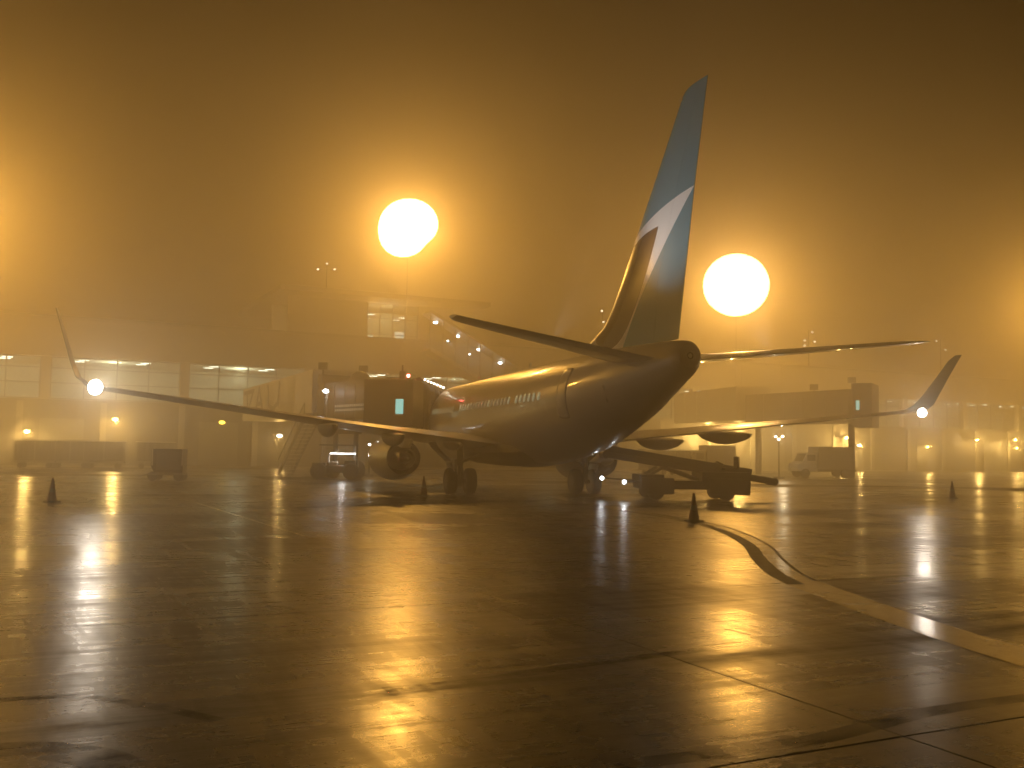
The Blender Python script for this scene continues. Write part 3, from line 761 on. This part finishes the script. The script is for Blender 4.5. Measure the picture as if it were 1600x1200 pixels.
br = empty('jet_bridge', (0, 0, 0)); tag(br, 'dark jet bridge with a lit cyan pane, docked left of the fuselage', 'jet bridge', 'jet bridges at the terminal')
A_, B_ = (-6.0, 56.4), (-10.9, 62.6)
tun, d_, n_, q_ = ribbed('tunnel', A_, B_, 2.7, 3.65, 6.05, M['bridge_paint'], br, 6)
vs_ = MB()
for k in range(14):
    for r_ in range(2):
        p = Vector((A_[0], A_[1], 0)) + d_ * (2.9 + k * .27) + n_ * (1.35 + .07) + Vector((0, 0, 4.25 + r_ * .26)); vs_.box(p, (.13, .03, .15), q_)
o = vs_.build('vent_strip', emit('vent_strip_lit', (.9, .85, .6), .16), tun); o['kind'] = 'stuff'
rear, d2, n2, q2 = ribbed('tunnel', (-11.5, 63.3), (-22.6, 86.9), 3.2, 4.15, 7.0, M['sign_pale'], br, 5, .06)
rb_ = MB(); rect_tunnel(rb_, (-10.95, 62.68), (-11.45, 63.25), 3.0, 4.0, 6.6); rb_.build('joint_collar', M['bridge_paint'], br)
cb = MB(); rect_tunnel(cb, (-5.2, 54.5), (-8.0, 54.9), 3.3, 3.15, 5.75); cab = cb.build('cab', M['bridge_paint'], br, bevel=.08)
p = at(624, 635, 52.9)
rq = Matrix.Rotation(math.atan2(.4, -2.8) + math.pi, 3, 'Z'); yf = 53.04 + (p.x + 6.37) * -.1429
pm = MB(); pm.box((p.x, yf, p.z), (.44, .08, .82), rq); pm.build('window', M['cyan_pane'], cab)
pm = MB(); pm.box((p.x - .02, yf - .02, p.z - .46), (.52, .12, .06), rq); pm.build('sill', M['pale_paint'], cab)
hd = []
for k in range(9):                       # folding hood that meets the fuselage
    u = k / 8; e = .10 if k % 2 else 0
    c = Vector((-5.35 + u * 1.1, 54.45 + u * .25, 0)); ww, zt, zb = 1.75 - e + u * .1, 5.95 - e - u * .55, 2.9 + e
    hd.append([c + Vector((.28, -.95, 0)).normalized() * (ww * sx) + Vector((0, 0, z)) for sx, z in ((-1, zb), (-1, zt - .6), (-.75, zt - .2), (-.3, zt), (.3, zt), (.75, zt - .2), (1, zt - .6), (1, zb))])
MB().loft(hd, cap=False).build('hood', mat('hood_canvas', (.05, .048, .045), .8), br)
for k in range(7):
    p = at(664 + k * 4.8, 593.5 + k * 2.0, 53.0); lm = MB(); lm.ball((p.x, p.y, p.z), .055, 8, 6); lm.build('hood_light', M['lens_small'], br, smooth=True)
bb = MB(); bb.ball((-9.55, 60.3, 6.05), .72, 16, 8, sc=(1, 1, .95)); bb.build('roof_dome', M['bridge_paint'], br, smooth=True)
p = at(638, 588, 54); bb = MB(); bb.tube((p.x, p.y, 5.7), (p.x, p.y, p.z - .05), .05); bb.build('beacon_post', M['dark_metal'], br)
bb = MB(); bb.ball((p.x, p.y, p.z + .03), .09, 10, 8); bb.build('beacon', M['lens_red'], br, smooth=True)
lamp('beacon_lamp', (p.x, p.y - .15, p.z + .05), (1, .08, .08), 7, .08, br)
p = at(629, 580, 54.6); bb = MB(); bb.tube((p.x, p.y, 5.7), (p.x, p.y, p.z + .35), .05); bb.box((p.x, p.y, p.z - .25), (.3, .3, .5)); bb.build('roof_antenna', M['dark_metal'], br)
for px, py in ((505, 572), (568, 577)):
    p = at(px, py, 61.5); bb = MB(); bb.tube((p.x, p.y, 6.0), (p.x, p.y, p.z), .05); bb.box((p.x, p.y, p.z), (.55, .35, .45)); bb.build('roof_camera', M['dark_metal'], br)
p = at(509, 611, 60.4); bb = MB(); bb.tube((p.x + .02, p.y + .25, 3.8), (p.x + .02, p.y + .25, p.z + .35), .05); bb.bar((p.x, p.y + .25, p.z + .2), (p.x, p.y, p.z + .16), .05, .05); bb.build('lamp_bracket', M['steel_paint'], br)
bb = MB(); bb.ball((p.x, p.y, p.z), .15, 10, 8, sc=(1.3, 1, .9)); bb.build('work_lamp', M['lens_head'], br, smooth=True); lamp('work_lamp_light', (p.x, p.y - .25, p.z - .05), (1, .95, .9), 22, .1, br)
# drive column and wheels
dc = MB()
for dx in (-.9, .9): dc.tube((-10.2 + dx * .8, 59.4 + dx * -.6, .5), (-10.2 + dx * .8, 59.4 - dx * .6, 3.7), .16)
dc.bar((-11.2, 60.0, 2.9), (-9.2, 58.8, 2.9), .25, .3); dc.bar((-11.2, 60.0, .75), (-9.2, 58.8, .75), .35, .3); dcol = dc.build('drive_column', M['dark_paint'], br, smooth=True)
for dx in (-1.0, 1.0):
    c = Vector((-10.2 + dx * .85, 59.4 - dx * .55, .56)); b = MB(); b.lathe(c, (.85, -.55, 0), [(-.2, .2), (-.2, .5), (-.12, .56), (.12, .56), (.2, .5), (.2, .2)], 24, cap=True); b.build('wheel', M['rubber'], dcol, smooth=True)
# service stairs down from the bridge
st0, st1 = Vector((-12.9, 62.0, 3.75)), Vector((-15.1, 64.6, .05)); sd_ = (st1 - st0); hxy = Vector((sd_.x, sd_.y, 0)).normalized(); sw = Vector((-hxy.y, hxy.x, 0))
sp_ = MB()
for s_ in (-.5, .5):
    sp_.bar(st0 + sw * s_, st1 + sw * s_, .06, .26)
    sp_.bar(st0 + sw * s_ + Vector((0, 0, 1.0)), st1 + sw * s_ + Vector((0, 0, 1.0)), .05, .05)
    for k in range(5): c = st0.lerp(st1, k / 4) + sw * s_; sp_.bar(c, c + Vector((0, 0, 1.0)), .04, .04)
stairs = sp_.build('service_stairs', M['steel_paint'], br)
tm = MB(); tm.box((0, 0, 0), (.30, .94, .04)); t0_ = None
for k in range(15):
    if t0_ is None: t0_ = o = tm.build('step', M['bare_metal'], stairs)
    else: o = t0_.copy(); COL.objects.link(o); o.parent = stairs
    o.location = st0.lerp(st1, (k + .5) / 15); o.rotation_euler = (0, 0, math.atan2(hxy.y, hxy.x))
pf = MB(); pf.box((-12.6, 61.6, 3.72), (1.5, 1.5, .1)); pf.build('stair_landing', M['steel_paint'], br)


def strokes(name, lines, o, ex, ez, nrm, wd, m, parent):      # raised sign marks from short strokes (u right, v up)
    mb = MB()
    for ln in lines:
        for a, b in zip(ln[:-1], ln[1:]):
            A, B = [o + ex * q[0] + ez * q[1] for q in (a, b)]; d = (B - A).normalized(); n = nrm
            s = d.cross(n).normalized() * wd / 2; A = A - d * wd * .3; B = B + d * wd * .3
            mb.add([A - s, A + s, B + s, B - s] + [p + n * .03 for p in (A - s, A + s, B + s, B - s)], [(0, 1, 2, 3), (4, 7, 6, 5), (0, 4, 5, 1), (1, 5, 6, 2), (2, 6, 7, 3), (3, 7, 4, 0)])
    o = mb.build(name, m, parent); o['kind'] = 'stuff'; return o


o_ = Vector((-23.2, 86.6, 4.35)) + n2 * 1.69 - d2 * 0.5
sg = strokes('lettering', [[(4.2, 2.0), (8.6, 2.0)], [(5.6, 2.0), (6.2, .3), (8.2, 1.9)], [(9.6, .3), (11.0, 2.1), (12.6, .3)], [(10.4, .9), (12.0, .9)], [(14.4, 2.1), (14.8, .6), (16.6, .3), (18.2, .7), (18.6, 2.1)]],
        o_, -d2, Vector((0, 0, 1)), n2, .34, M['sign_dark'], rear)

# the neighbouring bridge on the right, deep in the fog
b2_ = empty('jet_bridge', (0, 0, 0)); tag(b2_, 'faint jet bridge with two slim lit panes behind the right wing', 'jet bridge', 'jet bridges at the terminal')
pa, pb_ = at(1183, 640, 90), at(1345, 640, 80)
t2, d3, n3, q3 = ribbed('tunnel', (pa.x, pa.y), (pb_.x, pb_.y), 3.0, 4.6, 7.35, M['bridge_paint'], b2_, 5)
cb = MB(); p = at(1353, 640, 79.5); cb.box((p.x, p.y, 6.0), (1.5, 3.4, 3.6), Matrix.Rotation(R(-30), 3, 'Z')); cb.build('cab', M['bridge_paint'], b2_, bevel=.06)
for px, yy in ((1270, 84.6), (1340, 78.3)):
    p = at(px, 633, yy - 1.6); pm = MB(); pm.box((p.x, p.y, p.z), (.26, .06, .75)); pm.build('window', M['cyan_pane'], b2_)
r2_, d4, n4, q4 = ribbed('tunnel', (pa.x - .4, pa.y + .3), at(1075, 640, 104)[:2], 3.2, 5.0, 8.2, M['sign_pale'], b2_, 5, .06)
strokes('lettering', [[(0, 1.7), (1.6, 1.7)], [(.8, 1.7), (.8, .4)], [(2.0, .4), (3.1, .4), (3.3, 1.1), (2.6, 1.6), (1.9, 1.1), (2.0, .4)], [(3.9, 1.6), (4.8, 1.0), (3.9, .4)], [(5.3, 1.6), (6.4, .5)], [(7.2, .3), (8.6, 2.2)], [(9.4, .5), (10.0, 2.1), (10.8, .5)]],
        Vector((at(1092, 640, 102).x, at(1092, 640, 102).y - 1.2, 5.3)), -d4 if d4.x < 0 else d4, Vector((0, 0, 1)), n4, .24, M['sign_dark'], r2_)
for px, py, yy in ((1185, 640, 89), (1330, 640, 81.5)):
    p = at(px, py, yy); b = MB(); b.tube((p.x, p.y, 0), (p.x, p.y, 4.6), .28); b.build('support_column', M['dark_paint'], b2_, smooth=True)
for px, py in ((1272, 605), (1331, 594)):
    p = at(px, py, 84); bb = MB(); bb.tube((p.x, p.y, 7.3), (p.x, p.y, p.z), .05); bb.box((p.x, p.y, p.z), (.6, .4, .5)); bb.build('roof_camera', M['dark_metal'], b2_)


# ------------------------------------------------------------------ wheels shared by ground vehicles
def wheel(parent, c, r, wd, axis=(0, 1, 0)):
    b = MB(); b.lathe(c, axis, [(-wd / 2, r * .55), (-wd / 2, r * .9), (-wd * .3, r), (wd * .3, r), (wd / 2, r * .9), (wd / 2, r * .55)], 22); o = b.build('tyre', M['rubber'], parent, smooth=True)
    b = MB(); b.lathe(c, axis, [(-wd * .45, r * .55), (-wd * .3, r * .2), (wd * .3, r * .2), (wd * .45, r * .55)], 16, cap=True); b.build('wheel_rim', M['dark_paint'], o, smooth=True)
    return o


# belt loader at the right of the fuselage (local x to the rear, boom rising to the front)
bl = empty('belt_loader', (7.35, 39.9, 0), R(4)); tag(bl, 'dark belt loader with raised conveyor boom and two white headlamps right of the fuselage', 'belt loader')
b = MB(); b.box((.1, 0, .62), (4.5, 1.75, .36)); b.box((1.35, 0, .95), (2.0, 1.7, .42)); b.box((-1.7, 0, .88), (1.0, 1.7, .3)); ch = b.build('chassis', M['dark_paint'], bl, bevel=.04)
b = MB(); b.box((1.55, -.55, 1.28), (.55, .55, .12)); b.box((1.85, -.55, 1.55), (.10, .55, .5)); b.build('driver_seat', M['rubber'], bl, bevel=.03)
b = MB(); b.tube((.95, -.55, 1.1), (1.15, -.55, 1.5), .03); b.lathe((1.15, -.55, 1.5), (.45, 0, .9), [(0, .17), (.02, .19), (.04, .17)], 16); b.build('steering_wheel', M['dark_metal'], bl, smooth=True)
for x in (-1.55, 1.35):
    for y in (-.8, .8): wheel(bl, (x, y, .35), .35, .24)
for x_, w_ in ((1.45, 1.7), (-1.5, 1.35)):
    b = MB(); b.box((x_, -.93, .57), (w_, .08, .66)); b.build('side_skirt', M['dark_paint'], bl, bevel=.03)
e0, e1 = Vector((-3.5, .15, 1.80)), Vector((3.55, .15, .78))
b = MB(); b.bar(e0, e1, .9, .24); boom = b.build('conveyor_boom', M['dark_paint'], bl, bevel=.03)
b = MB(); b.bar(e0 + Vector((.1, 0, .14)), e1 + Vector((-.1, 0, .14)), .7, .04); b.build('conveyor_belt', M['belt'], boom)
for y in (-.45, .45):
    b = MB(); b.bar(e0 + Vector((.1, y, .26)), e0.lerp(e1, .86) + Vector((0, y, .26)), .06, .22); b.build('side_rail', M['dark_paint'], boom)
for e in (e0, e1):
    b = MB(); b.tube(e + Vector((0, -.46, .0)), e + Vector((0, .46, .0)), .15, n=16); b.build('end_roller', M['rubber'], boom, smooth=True)
for y in (-.5, .6):
    b = MB(); b.bar((-1.9, y, .9), (-1.2, y, 1.32), .08, .12); b.bar((.3, y, .85), (-1.0, y, 1.30), .08, .12); b.build('lift_arm', M['steel_paint'], bl)
for x in (1.05, 1.32):
    b = MB(); b.tube((x, .66, 1.1), (x, .66, 1.42), .03); b.box((x, .66, 1.46), (.14, .06, .15)); b.build('mirror', M['dark_metal'], bl)
for px, py, yy in ((976, 753, 38.9), (941, 747, 39.6)):
    p = bl.matrix_basis.inverted() @ at(px, py, yy) if False else (Matrix.Rotation(-R(4), 4, 'Z') @ (at(px, py, yy) - Vector((7.35, 39.9, 0))))
    b = MB(); b.tube(p + Vector((.12, .12, 0)), (max(p.x + .25, -2.15), p.y + .45, .74), .035); b.lathe(p, (-.3, -1, 0), [(-.12, .05), (-.02, .10), (.02, .10)], 14); b.build('lamp_bracket', M['dark_metal'], bl, smooth=True)
    b = MB(); b.ball(p + Vector((-.02, -.05, 0)), .085, 12, 8); b.build('headlamp', M['lens_head'], bl, smooth=True)
    lamp('headlamp_light', p + Vector((-.08, -.25, 0)), (.92, .97, 1.0), 7, .07, bl)
b = MB(); b.box((2.28, -.80, .70), (.06, .12, .1)); b.build('tail_reflector', emit('tail_reflector_glow', (1, .75, .4), 4), bl)  # reflector's glint put in as its own glow

# tow tractor under the left wing
tt = empty('tow_tractor', (-10.55, 58.2, 0), R(6)); tag(tt, 'dark tow tractor with a white lit canopy edge under the left wing', 'tow tractor')
b = MB(); b.box((0, 0, .62), (2.7, 1.4, .42)); b.box((.95, 0, .98), (.8, 1.3, .34)); b.box((-.95, 0, .90), (.8, 1.35, .2)); b.build('body', M['dark_paint'], tt, bevel=.05)
for x in (-.95, .95):
    for y in (-.62, .62): wheel(tt, (x, y, .5), .5, .34)
b = MB(); b.box((-.15, 0, .95), (.5, 1.0, .2)); b.box((-.42, 0, 1.25), (.1, 1.0, .5)); b.build('seat', M['pale_paint'], tt, bevel=.04)
b = MB()
for x in (-.8, 1.2):
    for y in (-.62, .62): b.tube((x, y, .8), (x, y, 2.02), .035)
b.bar((-.8, -.62, 1.3), (.7, -.62, 1.95), .05, .05); b.build('canopy_frame', M['pale_paint'], tt)
b = MB(); b.box((.2, 0, 2.06), (2.3, 1.45, .07)); b.build('canopy', M['dark_paint'], tt)
b = MB(); b.box((.45, -.70, 1.56), (1.5, .05, .07)); b.build('light_bar', emit('light_bar_white', (1, .97, .92), 7), tt)
lamp('canopy_lamp', (.4, -.2, 1.5), (1, .96, .92), 35, .1, tt)


# ------------------------------------------------------------------ baggage carts, container dolly, trucks
def cart(loc, rz):
    t = empty('baggage_cart', loc, rz)
    b = MB(); b.box((0, 0, .48), (2.9, 1.5, .14)); b.tube((-1.45, 0, .45), (-2.3, 0, .40), .04); b.build('chassis', M['steel_paint'], t)
    b = MB(); b.box((0, 0, 2.13), (3.0, 1.62, .07)); b.build('roof', M['bare_metal'], t)
    for x in (-1.42, 1.42):
        for y in (-.72, .72):
            b = MB(); b.box((x, y, 1.32), (.06, .06, 1.54)); b.build('post', M['steel_paint'], t)
    for x in (-.72, .72):
        b = MB(); n = 10
        pts = [(x - .66 + 1.32 * i / n, -.70 + .010 * math.sin(i * 2.1 + x * 9)) for i in range(n + 1)]
        b.add([(p[0], p[1], .58) for p in pts] + [(p[0], p[1], 2.06) for p in pts], [(i, i + 1, n + 2 + i, n + 1 + i) for i in range(n)])
        o = b.build('curtain', M['canvas'], t); sd = o.modifiers.new('solid', 'SOLIDIFY'); sd.thickness = .01
    b = MB(); b.box((0, .70, 1.3), (2.8, .03, 1.45)); b.build('back_panel', M['steel_paint'], t)
    for x in (-1.0, 1.0):
        for y in (-.6, .6):
            w_ = MB(); w_.lathe((x, y, .22), (0, 1, 0), [(-.08, .05), (-.08, .2), (0, .22), (.08, .2), (.08, .05)], 16, cap=True); w_.build('wheel', M['rubber'], t, smooth=True)
    return t


k0 = None
for px, Y, rz, lab in ((58, 74, 14, 'baggage cart under the lowest left sodium lamp, leftmost of the parked carts'), (112, 75, 16, 'baggage cart second from the left in the parked row'),
                       (164, 75.5, 17, 'baggage cart with a bright roof edge below the sodium lamp under the left wing tip'), (243, 77, 20, 'baggage cart behind the dark container dolly'),
                       (1028, 82, 24, 'baggage cart behind the fuselage end, left one of the pair beyond the belt loader'), (1072, 84, 24, 'baggage cart beyond the belt loader, right one of the pair')):
    p = at(px, 700, Y)
    if k0 is None: k0 = c = cart((p.x, Y, 0), R(rz))
    else: c = copy_tree(k0); c.location = (p.x, Y, 0); c.rotation_euler = (0, 0, R(rz))
    tag(c, lab, 'baggage cart', 'parked baggage carts')

cdl = empty('container_dolly', (-18.3, 51.6, 0), R(10)); tag(cdl, 'dolly carrying a dark square cargo container, left of the aircraft', 'container dolly')
b = MB(); b.box((0, 0, .40), (1.75, 1.7, .12)); b.tube((-.85, 0, .38), (-1.5, 0, .25), .04); b.build('platform', M['steel_paint'], cdl)
for x in (-.65, .65):
    for y in (-.65, .65): wheel(cdl, (x, y, .26), .26, .18)
cn = empty('cargo_container', (-18.25, 51.6, .465), R(10)); tag(cn, 'dark cargo container with pale side, standing on the dolly at the left', 'cargo container')
b = MB(); b.loft([[(x, y, z) for x, z in ((-.62, 0), (.80, 0), (.80, 1.25), (-.80, 1.25), (-.80, .35))] for y in (-.74, .74)]); b.build('body', M['dark_paint'], cn, bevel=.02)
for y in (-.765,):
    b = MB(); b.box((.1, y, .66), (1.25, .03, 1.05)); b.build('door_curtain', M['canvas'], cn)
    for x in (-.74, .77):
        b = MB(); b.box((x, y, .8), (.06, .05, .86)); b.build('frame_post', M['bare_metal'], cn)
b = MB(); b.box((-.815, 0, .8), (.02, 1.3, .85)); b.build('side_panel', M['pale_paint'], cn)


def truck(loc, rz, label, boxw, cabm, boxm):
    t = empty('service_truck', loc, rz); tag(t, label, 'truck', 'service trucks on the far apron')
    b = MB(); b.box((.3, 0, .62), (boxw + 2.0, 1.5, .2)); b.build('chassis', M['dark_metal'], t)
    b = MB(); b.box((1.0, 0, 1.65), (boxw, 2.0, 1.85)); b.build('box_body', boxm, t, bevel=.03)
    x0 = 1.0 - boxw / 2
    b = MB(); b.loft([[(x0 - dx, y, z) for dx, z in ((.06, .55), (1.75, .55), (1.75, 1.15), (1.35, 1.30), (.95, 2.05), (.06, 2.08))] for y in (-.92, .92)]); cb_ = b.build('cab', cabm, t, bevel=.04)
    b = MB(); b.add([(x0 - 1.31, -.8, 1.37), (x0 - 1.31, .8, 1.37), (x0 - 1.0, .8, 1.97), (x0 - 1.0, -.8, 1.97)], [(0, 1, 2, 3)]); o = b.build('windscreen', M['dark_glass'], cb_); sd = o.modifiers.new('solid', 'SOLIDIFY'); sd.thickness = .03; sd.offset = 0
    b = MB(); b.box((x0 - .6, -.935, 1.65), (.7, .02, .5)); b.build('side_window', M['dark_glass'], cb_)
    for x in (x0 - 1.1, 1.0 + boxw / 2 - .7):
        for y in (-.8, .8): wheel(t, (x, y, .4), .4, .26)
    for y in (-.7, .7):
        b = MB(); b.box((x0 - 1.77, y, .8), (.04, .25, .16)); b.build('headlight', M['pale_paint'], cb_)
    return t


truck((25.6, 80.0, 0), R(8), 'service truck with a pale cab and darker box body, right of the belt loader', 3.1, M['pale_paint'], M['steel_paint'])
tr = truck((17.0, 84.0, 0), R(10), 'dark service truck half hidden behind the belt loader', 2.6, M['steel_paint'], M['steel_paint'])

# work lights on the far apron
def work_light(px, py, Y, lamps_, label, watts):
    p = at(px, py, Y); t = empty('work_light', (p.x, p.y, 0)); tag(t, label, 'work light')
    b = MB(); b.tube((0, 0, 0), (0, 0, p.z), .05); b.box((0, 0, .06), (.7, .7, .12)); b.build('stand', M['dark_metal'], t)
    for dx, dz in lamps_:
        b = MB(); b.ball((dx, -.1, p.z + dz), .09, 10, 6, sc=(1.2, 1, .9)); b.build('lamp_head', M['lens_small'], t, smooth=True)
        b = MB(); b.bar((0, 0, p.z - .05), (dx, -.02, p.z + dz), .04, .04); b.build('arm', M['dark_metal'], t)
    if watts: lamp('work_light_lamp', (.2, -.4, p.z), (1, .82, .5), watts, .1, t)


work_light(1217, 683, 76, ((.28, .05), (-.28, .03), (-.05, -.18)), 'work light stand with three small lamps above the pale truck cab', 200)
work_light(577.5, 702, 66, ((0, .32), (.03, -.34)), 'post with two small white lamps between the left engine and the tow tractor', 0)


def roof_mast(pts, Y, zr, label):
    base = at(sum(p[0] for p in pts) / len(pts), pts[0][1], Y); top = max(at(px, py, Y).z for px, py in pts)
    t = empty('roof_antenna', (base.x, Y, zr)); tag(t, label, 'antenna', 'antennas with small lights on the roofs')
    b = MB(); b.tube((0, .1, 0), (0, .1, top - zr + .3), .07, .04)
    for px, py in pts:
        p = at(px, py, Y); b.bar((0, .1, p.z - zr), (p.x - base.x, 0.06, p.z - zr), .04, .04)
    b.build('pole', M['dark_metal'], t)
    for px, py in pts:
        p = at(px, py, Y); q = MB(); q.ball((p.x - base.x, -.05, p.z - zr), .09, 8, 6, sc=(1.5, 1, 1)); q.build('light', M['lens_tiny'], t, smooth=True)


roof_mast(((497, 421), (511, 412), (523, 421)), 106, 18.75, 'antenna with three tiny lights on the tall hall roof')
roof_mast(((940, 486), (943, 503)), 108, 12.63, 'antenna with tiny lights just left of the tail fin')
roof_mast(((1257, 540), (1257, 532), (1269, 519), (1273, 534)), 118, 12.63, 'antenna with four tiny lights above the right tailplane')
roof_mast(((1463, 533), (1477, 547)), 130, 12.63, 'antenna with two tiny lights above the right winglet')
